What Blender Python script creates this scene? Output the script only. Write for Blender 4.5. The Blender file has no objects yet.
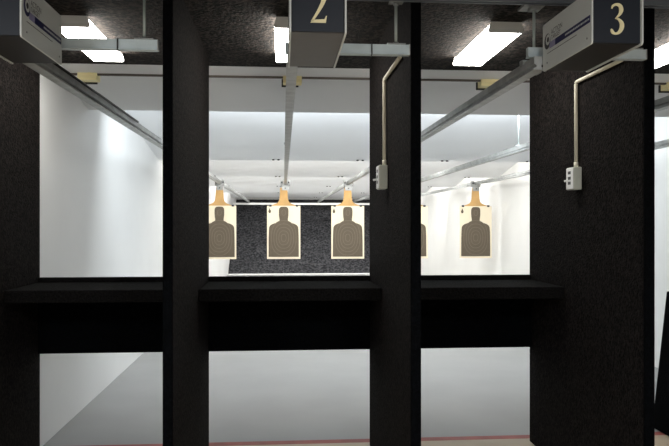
import bpy, bmesh, math, random
from mathutils import Vector, Matrix
random.seed(4)
S = bpy.context.scene
COL = S.collection
PI = math.pi

# ------------------------------------------------------------------ materials
def mat(name, color, rough=0.6, metal=0.0, var=0.0, vscale=6.0, bump=0.0, bscale=60.0, color2=None, detail=4.0, emit=None, estr=0.0, stretch=None, spec=0.5, ramp=(0.35, 0.65)):
    m = bpy.data.materials.new(name); m.use_nodes = True
    nt = m.node_tree; b = nt.nodes['Principled BSDF']
    b.inputs['Roughness'].default_value = rough
    b.inputs['Metallic'].default_value = metal
    b.inputs['Specular IOR Level'].default_value = spec
    c1 = (*color, 1)
    b.inputs['Base Color'].default_value = c1
    tc = nt.nodes.new('ShaderNodeTexCoord')
    src = tc.outputs['Object']
    if stretch:
        mp = nt.nodes.new('ShaderNodeMapping'); mp.inputs['Scale'].default_value = stretch
        nt.links.new(src, mp.inputs['Vector']); src = mp.outputs['Vector']
    if var or color2:
        n = nt.nodes.new('ShaderNodeTexNoise'); n.inputs['Scale'].default_value = vscale; n.inputs['Detail'].default_value = detail
        r = nt.nodes.new('ShaderNodeValToRGB')
        c2 = color2 if color2 else tuple(max(0, x*(1-var)) for x in color)
        r.color_ramp.elements[0].position = ramp[0]; r.color_ramp.elements[1].position = ramp[1]
        r.color_ramp.elements[0].color = (*c2, 1); r.color_ramp.elements[1].color = c1
        nt.links.new(src, n.inputs['Vector']); nt.links.new(n.outputs['Fac'], r.inputs['Fac'])
        nt.links.new(r.outputs['Color'], b.inputs['Base Color'])
    if bump:
        n2 = nt.nodes.new('ShaderNodeTexNoise'); n2.inputs['Scale'].default_value = bscale; n2.inputs['Detail'].default_value = 3
        bp = nt.nodes.new('ShaderNodeBump'); bp.inputs['Strength'].default_value = bump; bp.inputs['Distance'].default_value = 0.01
        nt.links.new(src, n2.inputs['Vector']); nt.links.new(n2.outputs['Fac'], bp.inputs['Height'])
        nt.links.new(bp.outputs['Normal'], b.inputs['Normal'])
    if emit:
        b.inputs['Emission Color'].default_value = (*emit, 1); b.inputs['Emission Strength'].default_value = estr
    return m

M = {}
M['foam'] = mat('black_carpet', (0.018, 0.0142, 0.0128), 0.95, color2=(0.0022, 0.002, 0.0019), vscale=60, bump=0.9, bscale=85, spec=0.07, ramp=(0.38, 0.68))
M['foam_ceiling'] = mat('black_acoustic_foam', (0.045, 0.035, 0.029), 0.95, color2=(0.003, 0.0027, 0.0025), vscale=48, bump=1.0, bscale=55, spec=0.2, ramp=(0.44, 0.62))
M['edge'] = mat('black_edge_carpet', (0.0028, 0.0032, 0.0040), 0.9, color2=(0.0012, 0.0014, 0.0016), vscale=80, bump=0.5, bscale=90, spec=0.03)
M['counter'] = mat('black_counter_carpet', (0.010, 0.0092, 0.0088), 0.95, color2=(0.0035, 0.0033, 0.0031), vscale=85, bump=0.6, bscale=90, spec=0.06)
M['rubber'] = mat('black_rubber_granulate', (0.075, 0.075, 0.080), 0.9, color2=(0.010, 0.010, 0.012), vscale=17, bump=1.0, bscale=20, spec=0.2, detail=6, ramp=(0.40, 0.70))
M['wall'] = mat('white_painted_block', (0.80, 0.80, 0.79), 0.7, var=0.05, vscale=1.2, bump=0.03, bscale=30)
M['wall_warm'] = mat('warm_white_paint', (0.76, 0.755, 0.73), 0.7, var=0.04, vscale=1.2, bump=0.03, bscale=30)
M['floor'] = mat('grey_sealed_concrete', (0.315, 0.317, 0.312), 0.5, var=0.08, vscale=1.6, bump=0.03, bscale=25)
M['floor_tan'] = mat('tan_floor', (0.62, 0.50, 0.36), 0.6, var=0.12, vscale=5, bump=0.03)
M['red'] = mat('red_floor_paint', (0.42, 0.10, 0.08), 0.6, var=0.3, vscale=9)
M['concrete_white'] = mat('white_curb_paint', (0.82, 0.82, 0.80), 0.7, var=0.08, vscale=3)
M['baffle'] = mat('grey_baffle_paint', (0.80, 0.80, 0.79), 0.6, var=0.03, vscale=1.5)
M['baffle_white'] = mat('white_baffle_paint', (0.87, 0.88, 0.89), 0.6, var=0.03, vscale=1.2)
M['bolt'] = mat('dark_bolt_steel', (0.03, 0.03, 0.035), 0.5, 0.6)
M['galv'] = mat('galvanised_steel', (0.50, 0.51, 0.50), 0.45, 0.5, var=0.25, vscale=14, bump=0.05, bscale=40)
M['galv_dark'] = mat('weathered_steel', (0.36, 0.37, 0.36), 0.5, 0.7, var=0.3, vscale=12)
M['strut'] = mat('bright_zinc_steel', (0.62, 0.70, 0.72), 0.5, 0.35, var=0.12, vscale=20)
M['strut_grey'] = mat('dull_strut_steel', (0.13, 0.145, 0.165), 0.5, 0.2, var=0.1, vscale=10)
M['gap_shade'] = mat('painted_gap_shade', (0.13, 0.11, 0.095), 0.8)  # shade of the baffle gap, put into the colour
M['rod'] = mat('zinc_rod_steel', (0.42, 0.47, 0.45), 0.5, 0.5, bump=0.3, bscale=200)
M['black'] = mat('black_plastic', (0.01, 0.01, 0.011), 0.5)
M['navy'] = mat('navy_sign_face', (0.007, 0.010, 0.018), 0.5, var=0.1, vscale=8)
M['gold'] = mat('pale_gold_numeral', (0.86, 0.76, 0.46), 0.5, var=0.05, vscale=10)
M['acrylic'] = mat('white_sign_panel', (0.60, 0.62, 0.60), 0.4, var=0.03, vscale=5)
M['blue'] = mat('dark_blue_stripe', (0.008, 0.009, 0.07), 0.5)
M['stripe_pale'] = mat('pale_violet_fade', (0.28, 0.26, 0.42), 0.5)
M['grey_ink'] = mat('grey_ink', (0.035, 0.033, 0.036), 0.6)
M['brown_ink'] = mat('brown_ink', (0.08, 0.06, 0.04), 0.6)
M['tray'] = mat('brown_grey_underside', (0.105, 0.097, 0.087), 0.5, var=0.08, vscale=12)
M['tray_dark'] = mat('dark_underside', (0.022, 0.02, 0.018), 0.5, var=0.1, vscale=12)
M['lens'] = mat('light_diffuser', (0.9, 0.9, 0.88), 0.4, emit=(1.0, 0.965, 0.90), estr=25.0)
M['lamp_body'] = mat('grey_enamel', (0.62, 0.62, 0.60), 0.5, var=0.04)
M['pine'] = mat('pale_yellow_wood', (0.95, 0.84, 0.46), 0.6, var=0.10, vscale=9, stretch=(1, 6, 6))
M['cream'] = mat('cream_plastic', (0.74, 0.70, 0.56), 0.45, var=0.04, vscale=20)
M['box_grey'] = mat('pale_grey_plastic', (0.55, 0.56, 0.48), 0.5, var=0.04, vscale=20)
M['label_white'] = mat('white_label', (0.75, 0.75, 0.74), 0.5)
M['paper'] = mat('cream_target_paper', (0.72, 0.635, 0.48), 0.8, var=0.03, vscale=6)
M['ink'] = mat('brown_grey_print', (0.098, 0.077, 0.052), 0.85, var=0.10, vscale=20)
M['ring'] = mat('tan_scoring_line', (0.135, 0.108, 0.075), 0.85)
M['card'] = mat('brown_cardboard', (0.50, 0.30, 0.11), 0.8, var=0.14, vscale=8)

# ------------------------------------------------------------------ helpers
def box(bm, x0, x1, y0, y1, z0, z1, bev=0.0, seg=2, mtx=None):
    t = bmesh.new()
    bmesh.ops.create_cube(t, size=1)
    for v in t.verts:
        v.co = Vector(((x0+x1)/2 + v.co.x*(x1-x0), (y0+y1)/2 + v.co.y*(y1-y0), (z0+z1)/2 + v.co.z*(z1-z0)))
    if bev: bmesh.ops.bevel(t, geom=t.edges[:], offset=bev, segments=seg, affect='EDGES', profile=0.5)
    if mtx is not None: bmesh.ops.transform(t, matrix=mtx, verts=t.verts)
    me = bpy.data.meshes.new('t'); t.to_mesh(me); t.free(); bm.from_mesh(me); bpy.data.meshes.remove(me)

def tube(bm, pts, r, seg=12, cap=True):
    pts = [Vector(p) for p in pts]; rings = []
    n = len(pts)
    for i, p in enumerate(pts):
        d = (pts[min(i+1, n-1)] - pts[max(i-1, 0)]).normalized()
        up = Vector((0, 0, 1)) if abs(d.z) < 0.9 else Vector((1, 0, 0))
        a = d.cross(up).normalized(); b = a.cross(d).normalized()
        rings.append([bm.verts.new(p + a*(r*math.cos(2*PI*k/seg)) + b*(r*math.sin(2*PI*k/seg))) for k in range(seg)])
    for i in range(n-1):
        for k in range(seg):
            f = bm.faces.new((rings[i][k], rings[i][(k+1) % seg], rings[i+1][(k+1) % seg], rings[i+1][k])); f.smooth = True
    if cap:
        bm.faces.new(rings[0][::-1]); bm.faces.new(rings[-1])

def prism(bm, poly, t0, t1, ax):
    """extrude a 2-D outline; ax maps (a, b, t) to a 3-D point"""
    lo = [bm.verts.new(ax(a, b, t0)) for a, b in poly]; hi = [bm.verts.new(ax(a, b, t1)) for a, b in poly]
    n = len(poly)
    bm.faces.new(lo[::-1]); bm.faces.new(hi)
    for i in range(n): bm.faces.new((lo[i], lo[(i+1) % n], hi[(i+1) % n], hi[i]))

def obj(name, bm, m, parent=None, loc=None):
    me = bpy.data.meshes.new(name)
    bmesh.ops.recalc_face_normals(bm, faces=bm.faces)
    if loc is not None:
        bmesh.ops.translate(bm, verts=bm.verts, vec=-Vector(loc))
    bm.to_mesh(me); bm.free()
    me.materials.append(M[m])
    o = bpy.data.objects.new(name, me); COL.objects.link(o)
    if parent: o.parent = parent
    if loc is not None: o.location = loc
    return o

def tag(o, label, cat, group=None):
    o['label'] = label; o['category'] = cat
    if group: o['group'] = group
    return o

def thing(name, label, cat, loc=(0, 0, 0), group=None):
    o = bpy.data.objects.new(name, None); COL.objects.link(o)
    o.empty_display_size = 0.1; o.location = loc
    return tag(o, label, cat, group)

def B(*a, **k):
    bm = bmesh.new(); box(bm, *a, **k); return bm

def struct(name, bm, m):
    o = obj(name, bm, m); o['kind'] = 'structure'; return o

def dup(root, loc, label, group=None):
    r = root.copy(); COL.objects.link(r); r.location = loc; r['label'] = label
    if group: r['group'] = group
    for ch in list(root.children):
        c = ch.copy(); COL.objects.link(c); c.parent = r
        for g in list(ch.children):
            d = g.copy(); COL.objects.link(d); d.parent = c
    return r

# ------------------------------------------------------------------ layout numbers (metres; camera at the origin, 1.44 m up)
YN, YB = 2.955, 4.40            # near and far ends of the booth partitions
CEIL = 2.512; CEND = 4.66       # black booth ceiling and where it stops
XL, XR = -1.555, 3.735          # range side walls
YEND = 23.6; ZTOP = 3.15
LANES = [-1.055, 0.038, 1.105, 2.195, 3.31]
PART = [(-1.568, -1.522), (-0.513, -0.472), (0.562, 0.606), (1.630, 1.676), (2.738, 2.783)]

# ------------------------------------------------------------------ setting
struct('floor', B(XL-0.2, XR+0.2, 4.53, YEND, -0.1, 0.0), 'floor')
struct('floor_booths', B(-3.2, XR+0.2, -2.6, 4.455, -0.1, 0.0), 'floor_tan')
struct('trim_1', B(XL-0.2, XR+0.2, 4.455, 4.53, -0.1, 0.0), 'red')
struct('wall_left', B(XL-0.2, XL, 4.412, YEND, 0.0, ZTOP), 'wall')
struct('wall_right', B(XR, XR+0.2, -2.6, YEND, 0.0, ZTOP), 'wall_warm')
struct('wall_far', B(XL-0.2, XR+0.2, YEND, YEND+0.2, -0.1, ZTOP), 'wall')
struct('ceiling', B(-3.2, XR, -2.6, CEND, CEIL, CEIL+0.08), 'foam_ceiling')
struct('ceiling_range', B(XL, XR, CEND+0.005, YEND, ZTOP, ZTOP+0.1), 'wall')
struct('wall_back', B(-3.2, XR, -2.8, -2.6, 0.0, CEIL), 'wall')
struct('wall_side', B(-3.4, -3.2, -2.6, 4.41, 0.0, CEIL+0.08), 'wall')
struct('wall_front', B(-3.2, XL-0.2, 4.412, 4.55, 0.0, CEIL+0.08), 'wall')
struct('trim_2', B(XL, XR, CEND+0.005, CEND+0.06, CEIL+0.08, ZTOP), 'wall')

# ------------------------------------------------------------------ booth partitions
plabels = ['black carpeted booth partition at far left along the white wall',
           'black carpeted booth partition between the first counter and the number 2 booth',
           'black carpeted booth partition right of the number 2 booth with a small switch box',
           'widest black carpeted booth partition, under the number 3 sign, with a switch box',
           'black carpeted booth partition at far right beside the leaning board']
for (x0, x1), lab in zip(PART, plabels):
    t = thing('booth_partition', lab, 'partition', ((x0+x1)/2, YB, 0), 'booth partitions')
    L = t.location
    o = obj('carpet_panel', B(x0-L.x, x1-L.x, YN+0.018-YB, 0, 0.0, CEIL-0.002, bev=0.004), 'foam', t)
    o = obj('end_cap', B(x0-L.x-0.001, x1-L.x+0.001, YN-YB, YN+0.0175-YB, 0.0, CEIL-0.002, bev=0.005), 'edge', t)

# ------------------------------------------------------------------ counters
clabels = ['black shooting counter at left, in front of the bare white wall',
           'black shooting counter in the middle booth, below the paper targets',
           'black shooting counter at right, below the single target on the white wall']
for i, lab in enumerate(clabels):
    x0 = PART[i][1]+0.0015; x1 = PART[i+1][0]-0.0015; cx = (x0+x1)/2; h = (x1-x0)/2
    t = thing('shooting_counter', lab, 'counter', (cx, YB, 0), 'shooting counters')
    obj('counter_top', B(-h, h, -0.565, -0.046, 1.006, 1.076, bev=0.006), 'counter', t)
    obj('sill', B(-h, h, -0.045, 0.0, 1.006, 1.105, bev=0.004), 'counter', t)
    obj('apron_panel', B(-h, h, -0.045, 0.0, 0.632, 1.005, bev=0.003), 'edge', t)

# ------------------------------------------------------------------ target rails
def rail_profile(bm, y0, y1):
    # open-bottomed channel: top web, two sides, two in-turned lips
    prism(bm, [(-0.024, 0.0), (0.024, 0.0), (0.024, 0.007), (0.011, 0.012), (0.011, 0.020), (0.021, 0.026), (0.021, 0.058), (-0.021, 0.058), (-0.021, 0.026), (-0.011, 0.020), (-0.011, 0.012), (-0.024, 0.007)], y0, y1, lambda a, b, tt: Vector((a, tt, b)))
RZ = 2.108
rlabels = ['steel target rail along the white wall at left, with a black cable on top',
           'steel target rail running straight back from under the number 2 sign',
           'steel target rail slanting down across the right window from the number 3 sign',
           'steel target rail on a thin hanger rod, second rail down in the right window',
           'lowest steel target rail in the right window, ending at the far right target']
rstart = [2.868]*5
for i, X in enumerate(LANES):
    y0 = rstart[i]
    t = thing('target_rail', rlabels[i], 'rail', (X, y0, RZ), 'target carrier rails')
    bm = bmesh.new(); rail_profile(bm, 0.0, 21.27-y0)
    obj('channel', bm, 'galv', t)
    bm = bmesh.new(); tube(bm, [(0.016, 0.3, 0.0155), (0.016, 21.2-y0, 0.0155)], 0.0025, 6)
    obj('drive_cable', bm, 'galv_dark', t)
    if i == 0:
        bm = bmesh.new(); tube(bm, [(0.0285, 0.20, 0.056), (0.0285, 1.0, 0.057), (0.0285, 2.05, 0.056)], 0.0065, 8)
        obj('black_cable', bm, 'black', t)
    for yy in (3.6, 6.6):
        obj('splice_plate', B(-0.0225, 0.0225, yy, yy+0.12, 0.0582, 0.0625), 'galv_dark', t)
    bm = bmesh.new()
    ys = 6.21-y0
    ztop = 2.658-RZ
    tube(bm, [(0, ys, 0.058), (0, ys, ztop)], 0.006, 10)
    o = obj('hanger_rod', bm, 'rod', t)
    bm = bmesh.new(); box(bm, -0.03, 0.03, ys-0.02, ys+0.02, 0.0582, 0.072)
    obj('hanger_clip', bm, 'galv_dark', t)
    if i == 2:
        bm = bmesh.new(); yr = 3.02-y0
        tube(bm, [(0.035, yr, 0.04), (0.035, yr, CEIL-0.001-RZ)], 0.0065, 10)
        obj('hanger_rod', bm, 'rod', t)
        bm = bmesh.new(); box(bm, -0.02, 0.075, yr-0.06, yr+0.06, 2.425-RZ, 2.437-RZ)
        box(bm, 0.012, 0.058, yr-0.02, yr+0.02, 2.41-RZ, 2.425-RZ)
        obj('top_plate', bm, 'galv_dark', t)
        bm = bmesh.new(); box(bm, 0.027, 0.06, yr-0.03, yr+0.03, 0.015, 0.05, bev=0.003); box(bm, -0.026, 0.06, yr-0.022, yr+0.022, 0.0482, 0.075, bev=0.003)
        box(bm, 0.028, 0.042, yr-0.012, yr+0.012, 0.073, 0.095, bev=0.002)
        obj('clamp', bm, 'galv_dark', t)

# far cross bar that carries the rail ends
bm = bmesh.new(); box(bm, XL+0.002, XR-0.002, 21.28, 21.33, 2.04, 2.10)
tag(obj('cross_bar', bm, 'concrete_white', None, (1.0, 21.3, 2.04)), 'long pale cross bar in front of the black rubber berm', 'bar')

# ------------------------------------------------------------------ overhead strut and the short support arms
t = thing('overhead_strut', 'long grey steel strut along the very top, above the booths', 'strut', (1.0, 2.93, 2.413))
bm = bmesh.new()
xa, xb = -3.19-1.0, XR-0.01-1.0
CH = [(-0.02, 0.0), (-0.011, 0.0), (-0.011, 0.004), (-0.017, 0.004), (-0.017, 0.037), (0.017, 0.037), (0.017, 0.004), (0.011, 0.004), (0.011, 0.0), (0.02, 0.0), (0.02, 0.041), (-0.02, 0.041)]
prism(bm, CH, xa, xb, lambda a, b, tt: Vector((tt, a, b)))
obj('channel', bm, 'strut_grey', t)
for x in (-1.4, 0.2, 1.85, 3.3):
    bm = bmesh.new(); tube(bm, [(x-1.0, 0, 0.041), (x-1.0, 0, CEIL-2.414)], 0.006, 8)
    obj('ceiling_rod', bm, 'rod', t)

alabels = ['short bright steel support arm reaching right from the leftmost sign',
           'short bright steel support arm reaching right from the number 2 sign',
           'short bright steel support arm just below and right of the number 3 sign']
for i, lab in enumerate(alabels):
    xr = PART[i+1][0]-0.017
    x0 = LANES[i]-0.03
    t = thing('support_arm', lab, 'arm', (xr, 2.93, 2.1735), 'sign support arms')
    w = xr-x0
    bm = bmesh.new()
    prism(bm, [(-0.018, 0.0), (0.018, 0.0), (0.018, 0.004), (0.013, 0.006), (0.013, 0.044), (-0.013, 0.044), (-0.013, 0.006), (-0.018, 0.004)], -w, 0, lambda a, b, tt: Vector((tt, a, b)))
    obj('channel', bm, 'strut', t)
    bm = bmesh.new(); box(bm, 0.0002, 0.004, -0.016, 0.016, 0.0, 0.045)
    obj('end_cap', bm, 'galv', t)
    bm = bmesh.new(); box(bm, -0.165, -0.160, -0.0195, 0.0195, -0.003, 0.047)
    obj('cable_tie', bm, 'black', t)
    bm = bmesh.new(); tube(bm, [(-0.055, 0, 0.044), (-0.055, 0, 0.2335)], 0.0065, 10)
    obj('threaded_rod', bm, 'rod', t)
    bm = bmesh.new(); tube(bm, [(-0.055, 0, 0.045), (-0.055, 0, 0.056)], 0.013, 6); box(bm, -0.095, -0.015, -0.019, 0.019, 0.0445, 0.049)
    obj('nut_plate', bm, 'galv_dark', t)
    bm = bmesh.new(); box(bm, -0.085, -0.025, -0.018, 0.018, 0.2265, 0.2325); tube(bm, [(-0.055, 0, 0.2165), (-0.055, 0, 0.2265)], 0.012, 6)
    obj('flange', bm, 'galv_dark', t)

# ------------------------------------------------------------------ lane number signs (carrier housings)
def stroke(bm, pts, t0, t1, n=10):
    """variable-width pen stroke in the X-Z plane; pts = (x, z, width)"""
    P = []
    k = len(pts)
    def cr(a, b, c, d, u): return 0.5*((2*b)+(-a+c)*u+(2*a-5*b+4*c-d)*u*u+(-a+3*b-3*c+d)*u**3)
    for i in range(k-1):
        q = [pts[max(i-1, 0)], pts[i], pts[i+1], pts[min(i+2, k-1)]]
        for j in range(n):
            u = j/n; P.append(tuple(cr(q[0][m], q[1][m], q[2][m], q[3][m], u) for m in range(3)))
    P.append(pts[-1])
    Lf, Rt = [], []
    for i, p in enumerate(P):
        a = P[max(i-1, 0)]; b = P[min(i+1, len(P)-1)]
        d = Vector((b[0]-a[0], b[1]-a[1])).normalized(); nn = Vector((-d.y, d.x))*p[2]/2
        Lf.append((p[0]+nn.x, p[1]+nn.y)); Rt.append((p[0]-nn.x, p[1]-nn.y))
    prev = None
    for l, r in zip(Lf, Rt):
        cur = [bm.verts.new((l[0], t0, l[1])), bm.verts.new((r[0], t0, r[1])), bm.verts.new((r[0], t1, r[1])), bm.verts.new((l[0], t1, l[1]))]
        if prev:
            for q in range(4): bm.faces.new((prev[q], prev[(q+1) % 4], cur[(q+1) % 4], cur[q]))
        else: bm.faces.new(cur)
        prev = cur
    bm.faces.new(prev[::-1])

def numeral(n):      # about 0.115 m tall, base at z=0, centred on x=0
    bm = bmesh.new(); a, b = -0.0035, -0.0002
    if n == 3:
        stroke(bm, [(-0.020, 0.0945, 0.004), (-0.016, 0.104, 0.008), (-0.004, 0.110, 0.009), (0.010, 0.106, 0.013), (0.0155, 0.092, 0.016), (0.011, 0.076, 0.011), (-0.002, 0.062, 0.005), (-0.007, 0.058, 0.003)], a, b)
        stroke(bm, [(-0.006, 0.060, 0.003), (0.007, 0.055, 0.008), (0.0175, 0.041, 0.015), (0.017, 0.024, 0.016), (0.008, 0.009, 0.012), (-0.006, 0.003, 0.008), (-0.017, 0.008, 0.011), (-0.020, 0.017, 0.009), (-0.019, 0.0195, 0.004)], a, b)
    elif n == 2:
        stroke(bm, [(-0.020, 0.086, 0.004), (-0.016, 0.100, 0.008), (-0.003, 0.110, 0.009), (0.013, 0.104, 0.014), (0.018, 0.088, 0.017), (0.012, 0.066, 0.014), (-0.004, 0.036, 0.010), (-0.024, 0.004, 0.007)], a, b)
        prism(bm, [(-0.029, 0.0), (0.024, 0.0), (0.028, 0.024), (0.0245, 0.024), (0.019, 0.0125), (-0.022, 0.0095)], a, b, lambda p, q, t: Vector((p, t, q)))
    else:
        prism(bm, [(-0.006, 0.006), (0.006, 0.006), (0.006, 0.112), (0.002, 0.114), (-0.017, 0.101), (-0.015, 0.097), (-0.006, 0.100)], a, b, lambda p, q, t: Vector((p, t, q)))
        prism(bm, [(-0.017, 0.0), (0.017, 0.0), (0.017, 0.004), (0.006, 0.0066), (-0.006, 0.0066), (-0.017, 0.004)], a, b, lambda p, q, t: Vector((p, t, q)))
    return bm

def text_bm(s, size, ax):
    cu = bpy.data.curves.new('txt', 'FONT'); cu.body = s; cu.size = size; cu.extrude = 0.0006; cu.resolution_u = 3
    o = bpy.data.objects.new('txt', cu); COL.objects.link(o)
    dg = bpy.context.evaluated_depsgraph_get()
    me = bpy.data.meshes.new_from_object(o.evaluated_get(dg))
    bm = bmesh.new(); bm.from_mesh(me)
    bpy.data.objects.remove(o); bpy.data.meshes.remove(me)
    for v in bm.verts: v.co = ax(v.co.x, v.co.y, v.co.z)
    return bm

def rounded(y0, y1, z0, z1, r, n=5):
    out = []
    for cy, cz, a0 in ((y1-r, z1-r, 0), (y0+r, z1-r, 90), (y0+r, z0+r, 180), (y1-r, z0+r, 270)):
        for k in range(n+1):
            a = math.radians(a0+90*k/n); out.append((cy+r*math.cos(a), cz+r*math.sin(a)))
    return out

SW, SD, SH = 0.196, 0.465, 0.200
def sign(n, x0, lab, tray, yf=2.395, zb=2.096, SD=0.465):
    t = thing('lane_sign', lab, 'sign', (x0+SW/2, yf, zb), 'lane number signs')
    h = SW/2
    obj('front_face', B(-h+0.0065, h-0.0065, 0.012, 0.022, 0.008, SH-0.004), 'navy', t)
    # hollow body: back, top, recessed underside
    bm = bmesh.new(); box(bm, -h+0.0065, h-0.0065, 0.0225, SD-0.012, 0.11, SH-0.006)
    obj('housing', bm, 'tray_dark', t)
    bm = bmesh.new(); box(bm, -h+0.0065, h-0.0065, 0.0225, SD-0.006, 0.006, 0.0105)
    box(bm, -h+0.0065, h-0.0065, 0.0225, 0.027, 0.0105, 0.03)
    obj('underside', bm, tray, t)
    bm = numeral(n)
    bmesh.ops.translate(bm, verts=bm.verts, vec=(0.003, 0.012, 0.038))
    obj('numeral', bm, 'gold', t)
    for s in (-1, 1):
        xo = s*h; xi = s*(h-0.006)
        bm = bmesh.new(); prism(bm, rounded(0, SD, 0, SH, 0.012), min(xo, xi), max(xo, xi), lambda a, b, tt: Vector((tt, a, b)))
        p = obj('side_panel', bm, 'acrylic', t)
        # print on the outer side; u runs along reading direction, from the reader's left
        def ax(u, z, d, s=s):
            u = u*SD/0.465
            return Vector((xo + s*(0.0003+max(d, 0)), (SD-u) if s < 0 else u, z))
        def flat(poly, mm, nm):
            bm = bmesh.new(); prism(bm, poly, 0.0, 0.0007, lambda a, b, tt: ax(a, b, tt)); return obj(nm, bm, mm, p)
        def bar(u0, u1, z0, z1, mm, nm): return flat([(u0, z0), (u1, z0), (u1, z1), (u0, z1)], mm, nm)
        bar(0.135, 0.455, 0.082, 0.108, 'blue', 'blue_stripe')
        bar(0.075, 0.1345, 0.082, 0.108, 'stripe_pale', 'stripe_fade')
        bm = bmesh.new()
        u = 0.235
        while u < 0.44:
            w = random.choice((0.006, 0.009, 0.012))
            prism(bm, [(u, 0.0915), (u+w, 0.0915), (u+w, 0.0985), (u, 0.0985)], 0.0008, 0.0012, lambda a, b, tt: ax(a, b, tt)); u += w+0.004
        obj('stripe_lettering', bm, 'acrylic', p)
        bar(0.05, 0.34, 0.0655, 0.0675, 'grey_ink', 'thin_rule')
        # round emblem: thick crescent ring with a pale centre dot
        bm = bmesh.new(); N = 28; cu, cz = 0.052, 0.118
        ring = []
        for k in range(N):
            a = 2*PI*k/N
            ro = 0.033; ri_c = (cu+0.006, cz+0.006); ri = 0.023
            ring.append([bm.verts.new(ax(cu+ro*math.cos(a), cz+ro*math.sin(a), 0.0007)), bm.verts.new(ax(ri_c[0]+ri*math.cos(a), ri_c[1]+ri*math.sin(a), 0.0007))])
        for k in range(N): bm.faces.new((ring[k][0], ring[(k+1) % N][0], ring[(k+1) % N][1], ring[k][1]))
        obj('round_emblem', bm, 'blue' if n == 1 else 'grey_ink', p)
        bm = bmesh.new(); prism(bm, [(cu+0.006+0.011*math.cos(2*PI*k/16), cz+0.006+0.011*math.sin(2*PI*k/16)) for k in range(16)], 0.0, 0.0007, lambda a, b, tt: ax(a, b, tt))
        obj('emblem_centre', bm, 'grey_ink', p)
        obj('logo_lettering', text_bm('ACTION', 0.030, lambda a, b, d: ax(0.092+a, 0.136+b, abs(d))), 'grey_ink', p)
        obj('logo_lettering', text_bm('TARGET', 0.026, lambda a, b, d: ax(0.092+a, 0.114+b, abs(d))), 'brown_ink', p)
        for uu in (0.05, 0.43):
            bm = bmesh.new()
            c = ax(uu, 0.028, 0.0); tube(bm, [c, c+Vector((s*0.002, 0, 0))], 0.004, 10)
            obj('screw', bm, 'galv_dark', p)
    return t
sign(1, -1.099, 'navy lane sign with white logo side panel, at upper left corner', 'tray_dark', 2.43, 2.089, 0.43)
sign(2, 0.022, 'navy lane sign with pale gold number 2', 'tray', 2.325, 2.094, 0.535)
sign(3, 1.119, 'navy lane sign with pale gold number 3 and white logo side panel', 'tray_dark')

# ------------------------------------------------------------------ ceiling lights
def light_fixture(x0, lab, y0=3.52):
    w, d = 0.188, 0.77
    t = thing('ceiling_light', lab, 'light', (x0+w/2, y0, CEIL), 'fluorescent ceiling lights')
    h = w/2
    bm = bmesh.new(); prism(bm, [(-h+0.006, -0.055), (h-0.006, -0.055), (h, -0.045), (h-0.012, -0.012), (-h+0.012, -0.012), (-h, -0.045)], 0.018, d-0.006, lambda a, b, tt: Vector((a, tt, b)))
    obj('diffuser', bm, 'lens', t)
    bm = bmesh.new(); box(bm, -h+0.02, h-0.02, 0.02, d-0.02, -0.0115, -0.001)
    obj('housing', bm, 'lamp_body', t)
    for a, b in ((0.0, 0.0175), (d-0.0055, d)):
        bm = bmesh.new(); prism(bm, [(-h+0.004, -0.057), (h-0.004, -0.057), (h+0.002, -0.046), (h-0.012, -0.002), (-h+0.012, -0.002), (-h-0.002, -0.046)], a, b, lambda p, q, tt: Vector((p, tt, q)))
        obj('end_cap', bm, 'lamp_body', t)
light_fixture(-1.182, 'bright white ceiling light beside the leftmost sign', 3.58)
light_fixture(-0.045, 'bright white ceiling light half hidden behind the number 2 sign')
light_fixture(1.086, 'bright white ceiling light left of the number 3 sign, fully in view')
light_fixture(2.245, 'bright white ceiling light at the right edge, behind the number 3 partition')

# ------------------------------------------------------------------ range baffles
def baffle(yb, zb, length, slope, mname, lab, bolts=True, step=None):
    """sloped ceiling panel: lower far edge at (yb, zb), rising towards the booths"""
    t = thing('ceiling_baffle', lab, 'baffle', (1.09, yb, zb), 'sloped ceiling baffles')
    ya = -length; za = length*slope; th = 0.04
    x0, x1 = XL+0.002-1.09, XR-0.002-1.09
    bm = bmesh.new()
    prism(bm, [(ya, za), (0, 0), (0, th), (ya, za+th)], x0, x1, lambda a, b, tt: Vector((tt, a, b)))
    obj('panel', bm, mname, t)
    if bolts:
        for X in LANES:
            for dx in (-0.16, -0.095):
                y = -0.06; z = -y*slope
                bm = bmesh.new(); tube(bm, [(X-1.09+dx, y, z-0.014), (X-1.09+dx, y, z-0.001)], 0.016, 6)
                obj('bolt', bm, 'bolt', t)
    return t
# nearest baffle has a raised strip in front; dark bar stands in for the gap's shade
t = baffle(5.59, 2.356, 0.76, 0.205, 'baffle', 'grey sloped ceiling baffle nearest the black ceiling edge', bolts=False)
bm = bmesh.new(); x0, x1 = XL+0.002-1.09, XR-0.002-1.09
prism(bm, [(CEND+0.01-5.59, 2.512-2.356), (-0.785, 2.480-2.356), (-0.785, 2.56-2.356), (CEND+0.01-5.59, 2.56-2.356)], x0, x1, lambda a, b, tt: Vector((tt, a, b)))
obj('front_strip', bm, 'baffle', t)
obj('gap_shade_bar', B(x0, x1, -0.784, -0.762, 2.468-2.356, 2.54-2.356), 'gap_shade', t)
bl = ['bluish white sloped ceiling baffle, second from the booths, with dark bolts low down',
      'white ceiling baffle, third from the booths, just above the targets',
      'white ceiling baffle, fourth from the booths, level with the target clips',
      'white ceiling baffle, fifth from the booths, behind the cardboard necks',
      'farthest white ceiling baffle, just before the black rubber berm']
for k in range(5):
    baffle(8.65+3.0*k, 2.245, 3.1, 0.17, 'baffle_white', bl[k])

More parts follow.
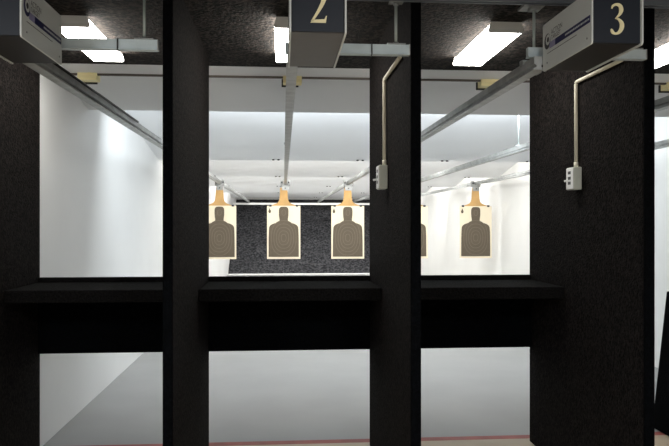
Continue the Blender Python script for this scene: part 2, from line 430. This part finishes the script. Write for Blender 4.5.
# ------------------------------------------------------------------ pale blocks under the first baffle
blab = ['pale yellow block under the grey baffle above the leftmost rail',
        'pale yellow block under the grey baffle behind the number 2 rail',
        'pale yellow block under the grey baffle, left of the number 3 sign',
        'pale yellow block at the right edge beyond the widest partition']
for X, lab in zip([-1.345, 0.066, 1.487, 2.88], blab):
    t = thing('mounting_block', lab, 'block', (X, 4.84, 2.46), 'pale mounting blocks')
    obj('block', B(-0.066, 0.066, -0.045, 0.045, -0.027, 0.027, bev=0.003), 'pine', t)
    obj('backing_plate', B(-0.076, 0.045, 0.046, 0.056, -0.038, 0.018), 'black', t)
    bm = bmesh.new(); box(bm, 0.008, 0.026, -0.049, -0.0455, -0.027, 0.027); box(bm, 0.008, 0.026, -0.049, 0.045, 0.0275, 0.031)
    obj('strap', bm, 'pine', t)

# ------------------------------------------------------------------ switch boxes with conduit
def switch_box(X, lab, yb, zlo, zhi, yend):
    t = thing('switch_box', lab, 'switch box', (X, yb, zlo), 'switch boxes on the partitions')
    hgt = zhi-zlo; d = 0.047; ln = 0.095
    obj('box', B(-d, -0.001, 0, ln, 0, hgt, bev=0.004), 'box_grey', t)
    obj('cover_plate', B(-d-0.004, -d-0.0002, 0.004, ln-0.004, 0.004, hgt-0.004, bev=0.0015), 'label_white', t)
    for zz in (0.3, 0.52, 0.76):
        obj('label_strip', B(-d-0.0055, -d-0.0042, 0.03, ln-0.03, hgt*zz-0.008, hgt*zz+0.008), 'grey_ink', t)
    bm = bmesh.new(); tube(bm, [(-d-0.005, ln*0.72, hgt*0.42), (-d-0.024, ln*0.72, hgt*0.40)], 0.006, 10)
    obj('toggle', bm, 'label_white', t)
    zc = 2.225-zlo; yc = 0.050
    pts = [(-0.012, yc, hgt-0.001), (-0.012, yc, zc-0.014)]
    for k in range(1, 6):
        a = k/6*PI/2; pts.append((-0.012, yc-0.014+0.014*math.cos(a), zc-0.014+0.014*math.sin(a)))
    pts += [(-0.012, yc-0.014, zc), (-0.012, yend-yb, zc)]
    bm = bmesh.new(); tube(bm, pts, 0.0095, 12)
    o = obj('conduit', bm, 'cream', t)
    bm = bmesh.new()
    tube(bm, [(-0.0122, yc, hgt), (-0.0122, yc, hgt+0.03)], 0.0115, 12)
    obj('conduit_collar', bm, 'cream', o)
    return t
switch_box(0.5605, 'small pale switch box with cream conduit on the partition right of the number 2 sign', 3.61, 1.628, 1.757, 3.17)
switch_box(1.6285, 'small pale switch box with cream conduit below the number 3 sign', 3.60, 1.628, 1.752, 3.14)

# ------------------------------------------------------------------ target carriers and paper targets
def carrier(X, lab):
    t = thing('target_carrier', lab, 'carrier', (X, 11.5, RZ), 'target carriers')
    bm = bmesh.new()
    box(bm, -0.078, 0.078, -0.05, 0.05, -0.028, -0.006, bev=0.004)
    box(bm, -0.078, -0.036, -0.045, 0.045, -0.006, 0.070, bev=0.003); box(bm, 0.036, 0.078, -0.045, 0.045, -0.002, 0.075, bev=0.003)
    obj('trolley', bm, 'galv_dark', t)
    for s in (-1, 1):
        bm = bmesh.new(); tube(bm, [(s*0.057, -0.055, 0.03), (s*0.057, -0.0455, 0.03)], 0.017, 14)
        obj('wheel', bm, 'bolt', t)
    bm = bmesh.new()
    prism(bm, [(-0.034, -0.10), (-0.018, -0.10), (-0.018, -0.04), (0.004, -0.04), (0.004, -0.10), (0.018, -0.10), (0.018, -0.0285), (-0.034, -0.0285)], -0.055, 0.055, lambda a, b, tt: Vector((tt, a, b)))
    obj('clamp', bm, 'galv_dark', t)
    bm = bmesh.new(); tube(bm, [(0.0, -0.05, -0.065), (0.0, -0.0345, -0.065)], 0.010, 10)
    obj('clamp_screw', bm, 'bolt', t)
    return t

def smooth_poly(pts, n=6):
    out = []; k = len(pts)
    for i in range(k-1):
        a, b, c, d = pts[max(i-1, 0)], pts[i], pts[i+1], pts[min(i+2, k-1)]
        for j in range(n):
            u = j/n
            out.append(tuple(0.5*((2*b[m])+(-a[m]+c[m])*u+(2*a[m]-5*b[m]+4*c[m]-d[m])*u*u+(-a[m]+3*b[m]-3*c[m]+d[m])*u**3) for m in (0, 1)))
    out.append(pts[-1]); return out

def sil_outline():
    half = smooth_poly([(0.0, 0.845), (0.045, 0.842), (0.072, 0.820), (0.080, 0.780), (0.079, 0.700), (0.070, 0.630), (0.074, 0.600)], 5)
    half += smooth_poly([(0.074, 0.600), (0.120, 0.576), (0.190, 0.552), (0.232, 0.520), (0.246, 0.470), (0.252, 0.30), (0.254, 0.0)], 5)[1:]
    return half + [(-x, z) for x, z in reversed(half) if x > 0]

def paper_target(X, lab):
    t = thing('paper_target', lab, 'target', (X, 11.5, 0.852), 'paper silhouette targets')
    ax = lambda a, b, tt: Vector((a, tt, b))
    H = 0.895
    nb = smooth_poly([(0.058, 1.205), (0.066, 1.10), (0.075, 1.00), (0.105, 0.945), (0.20, 0.905), (0.235, H-0.005)], 4)
    poly = nb + [(0.235, 0.30), (-0.235, 0.30)] + [(-x, z) for x, z in reversed(nb)]
    bm = bmesh.new(); prism(bm, poly, -0.012, -0.002, ax)
    obj('cardboard_backer', bm, 'card', t)
    bm = bmesh.new()
    # sheet with a slight curl, a few mm thick
    N = 10; rows = 8; g = []
    for j in range(rows+1):
        r = []
        for i in range(N+1):
            x = -0.28+0.56*i/N; z = H*j/rows
            y = -0.0155 - 0.004*math.cos(i/N*2*PI)*(1-j/rows)
            r.append((x, y, z))
        g.append(r)
    f = [[bm.verts.new(p) for p in r] for r in g]; bk = [[bm.verts.new((p[0], p[1]+0.0025, p[2])) for p in r] for r in g]
    for j in range(rows):
        for i in range(N):
            bm.faces.new((f[j][i], f[j][i+1], f[j+1][i+1], f[j+1][i])); bm.faces.new((bk[j][i], bk[j+1][i], bk[j+1][i+1], bk[j][i+1]))
    for i in range(N):
        bm.faces.new((f[0][i], bk[0][i], bk[0][i+1], f[0][i+1])); bm.faces.new((f[rows][i], f[rows][i+1], bk[rows][i+1], bk[rows][i]))
    for j in range(rows):
        bm.faces.new((f[j][0], f[j+1][0], bk[j+1][0], bk[j][0])); bm.faces.new((f[j][N], bk[j][N], bk[j+1][N], f[j+1][N]))
    pp = obj('paper_sheet', bm, 'paper', t)
    bm = bmesh.new(); prism(bm, [(x, z+0.035) for x, z in sil_outline()], -0.0225, -0.0205, ax)
    si = obj('printed_silhouette', bm, 'ink', pp)
    bm = bmesh.new()
    def ring(cx, cz, rx, rz, w, p=2.4, N=36):
        vs = []
        for k in range(N):
            a = 2*PI*k/N; c, s_ = math.cos(a), math.sin(a)
            e = lambda v: math.copysign(abs(v)**(2/p), v)
            vs.append((bm.verts.new((cx+rx*e(c), -0.0232, cz+rz*e(s_))), bm.verts.new((cx+(rx-w)*e(c), -0.0232, cz+(rz-w)*e(s_)))))
        for k in range(N): bm.faces.new((vs[k][0], vs[(k+1) % N][0], vs[(k+1) % N][1], vs[k][1]))
    for q in range(5): ring(0, 0.355, 0.045+0.042*q, 0.065+0.058*q, 0.009)
    ring(0, 0.78, 0.035, 0.05, 0.008)
    obj('scoring_rings', bm, 'ring', pp)
    bm = bmesh.new()
    prism(bm, [(-0.235+0.022*math.cos(2*PI*k/14), 0.80+0.030*math.sin(2*PI*k/14)) for k in range(14)], -0.0222, -0.020, ax)
    box(bm, -0.243, -0.227, -0.0222, -0.020, 0.828, 0.850)
    obj('printed_emblem', bm, 'ink', pp)
    for s in (-1, 1):
        bm = bmesh.new(); box(bm, s*0.222-0.02, s*0.222+0.02, -0.026, 0.0, 0.880, 0.912, bev=0.003)
        obj('binder_clip', bm, 'bolt', t)
    return t
tlab = ['paper silhouette target at far left of the middle window, cut off by the partition',
        'paper silhouette target in the centre, straight below the number 2 rail',
        'paper silhouette target right of the centre one, before the black berm',
        'mostly hidden paper silhouette target at the left edge of the right window',
        'paper silhouette target alone against the white wall in the right window']
calab = ['steel carrier clip above the leftmost paper target', 'steel carrier clip above the centre paper target',
         'steel carrier clip above the target right of centre', 'steel carrier clip above the mostly hidden target',
         'steel carrier clip above the lone target in the right window']
TX = [-1.06, 0.012, 1.095, 2.19, 3.305]
for X, L, a, b in zip(TX, LANES, calab, tlab):
    carrier(L, a); paper_target(X, b)

# ------------------------------------------------------------------ bullet trap
t = thing('bullet_trap', 'black rubber granulate berm at the far end of the range', 'bullet trap', (1.09, 19.5, 0))
bm = bmesh.new(); nx, ny = 90, 60; x0, x1 = XL+0.003-1.09, XR-0.003-1.09
from mathutils import noise
gr = []
for j in range(ny+1):
    row = []
    for i in range(nx+1):
        v = j/ny; x = x0+(x1-x0)*i/nx
        nz = noise.noise(Vector((x*3.0, v*9, 0)))*0.05 + noise.noise(Vector((x*11, v*34, 3)))*0.035
        row.append(bm.verts.new((x, 3.4*v-nz*0.5, 2.24*v+nz*(0.2 if j in (0, ny) else 1)+0.02)))
    gr.append(row)
for j in range(ny):
    for i in range(nx):
        fc = bm.faces.new((gr[j][i], gr[j][i+1], gr[j+1][i+1], gr[j+1][i])); fc.smooth = True
lo = [bm.verts.new((x0, 0, 0.0)), bm.verts.new((x1, 0, 0.0)), bm.verts.new((x1, 4.0, 0.0)), bm.verts.new((x0, 4.0, 0.0))]
hi = [bm.verts.new((x1, 4.0, 2.24)), bm.verts.new((x0, 4.0, 2.24))]
bm.faces.new([gr[0][i] for i in range(nx+1)] + [lo[1], lo[0]])
bm.faces.new([gr[ny][i] for i in range(nx, -1, -1)] + [hi[1], hi[0]])
bm.faces.new([gr[j][0] for j in range(ny, -1, -1)] + [lo[0], lo[3], hi[1]])
bm.faces.new([gr[j][nx] for j in range(ny+1)] + [hi[0], lo[2], lo[1]])
bm.faces.new(lo); bm.faces.new((lo[3], lo[2], hi[0], hi[1]))
obj('rubber_berm', bm, 'rubber', t)
obj('kerb', B(x0, x1, -0.16, -0.06, 0.0, 0.03, bev=0.005), 'concrete_white', t)

# ------------------------------------------------------------------ leaning board at the far right
th = math.atan2(0.102, 0.907)
mt = Matrix.Translation((2.598, 0, 0.005)) @ Matrix.Rotation(th, 4, 'Y')
o = obj('leaning_board', B(0.0, 0.03, 4.20, 4.62, 0.0, 0.965, bev=0.004, mtx=mt), 'edge', None, (2.615, 4.43, 0.0))
tag(o, 'tilted black board on the floor at the right edge, beyond the widest partition', 'board')

# ------------------------------------------------------------------ range lights and added fill
def area(name, loc, sx, sy, power, color, rot=(0, 0, 0)):
    l = bpy.data.lights.new(name, 'AREA'); l.shape = 'RECTANGLE'; l.size = sx; l.size_y = sy; l.energy = power; l.color = color
    o = bpy.data.objects.new(name, l); COL.objects.link(o); o.location = loc; o.rotation_euler = rot
    return o
# tubes between the baffles (above each lower edge, shining down-range)
for k, (yy, zz, p) in enumerate(((5.95, 2.47, 90), (8.95, 2.42, 130), (11.95, 2.42, 150), (14.95, 2.42, 140), (17.95, 2.42, 110), (20.95, 2.42, 20))):
    area('range_tube_light', (1.09, yy, zz), 4.2, 0.12, p, (0.87, 0.945, 1.0) if k < 1 else (1.0, 0.985, 0.95), (math.radians(68 if k < 1 else 104), 0, 0))
# unseen fill lights added behind the camera to brighten the sign fronts
for x in (-1.6, 1.0):
    area('room_fill_light', (x, -0.4, CEIL-0.02), 0.25, 1.2, 95, (0.90, 0.95, 1.0))

w = bpy.data.worlds.new('World'); S.world = w; w.use_nodes = True
w.node_tree.nodes['Background'].inputs['Color'].default_value = (0.5, 0.55, 0.6, 1)
w.node_tree.nodes['Background'].inputs['Strength'].default_value = 0.05

# ------------------------------------------------------------------ camera
cam = bpy.data.cameras.new('Camera'); co = bpy.data.objects.new('Camera', cam); COL.objects.link(co)
cam.sensor_width = 36; cam.lens = 680/669*36; cam.shift_y = 1.0/669
cam.clip_start = 0.05
co.location = (0, 0, 1.44); co.rotation_euler = (PI/2, 0, -math.atan(51.5/680))
S.camera = co

S.view_settings.view_transform = 'Standard'; S.view_settings.look = 'None'
S.view_settings.gamma = 1.0; S.view_settings.exposure = 0.0; S.view_settings.use_curve_mapping = False
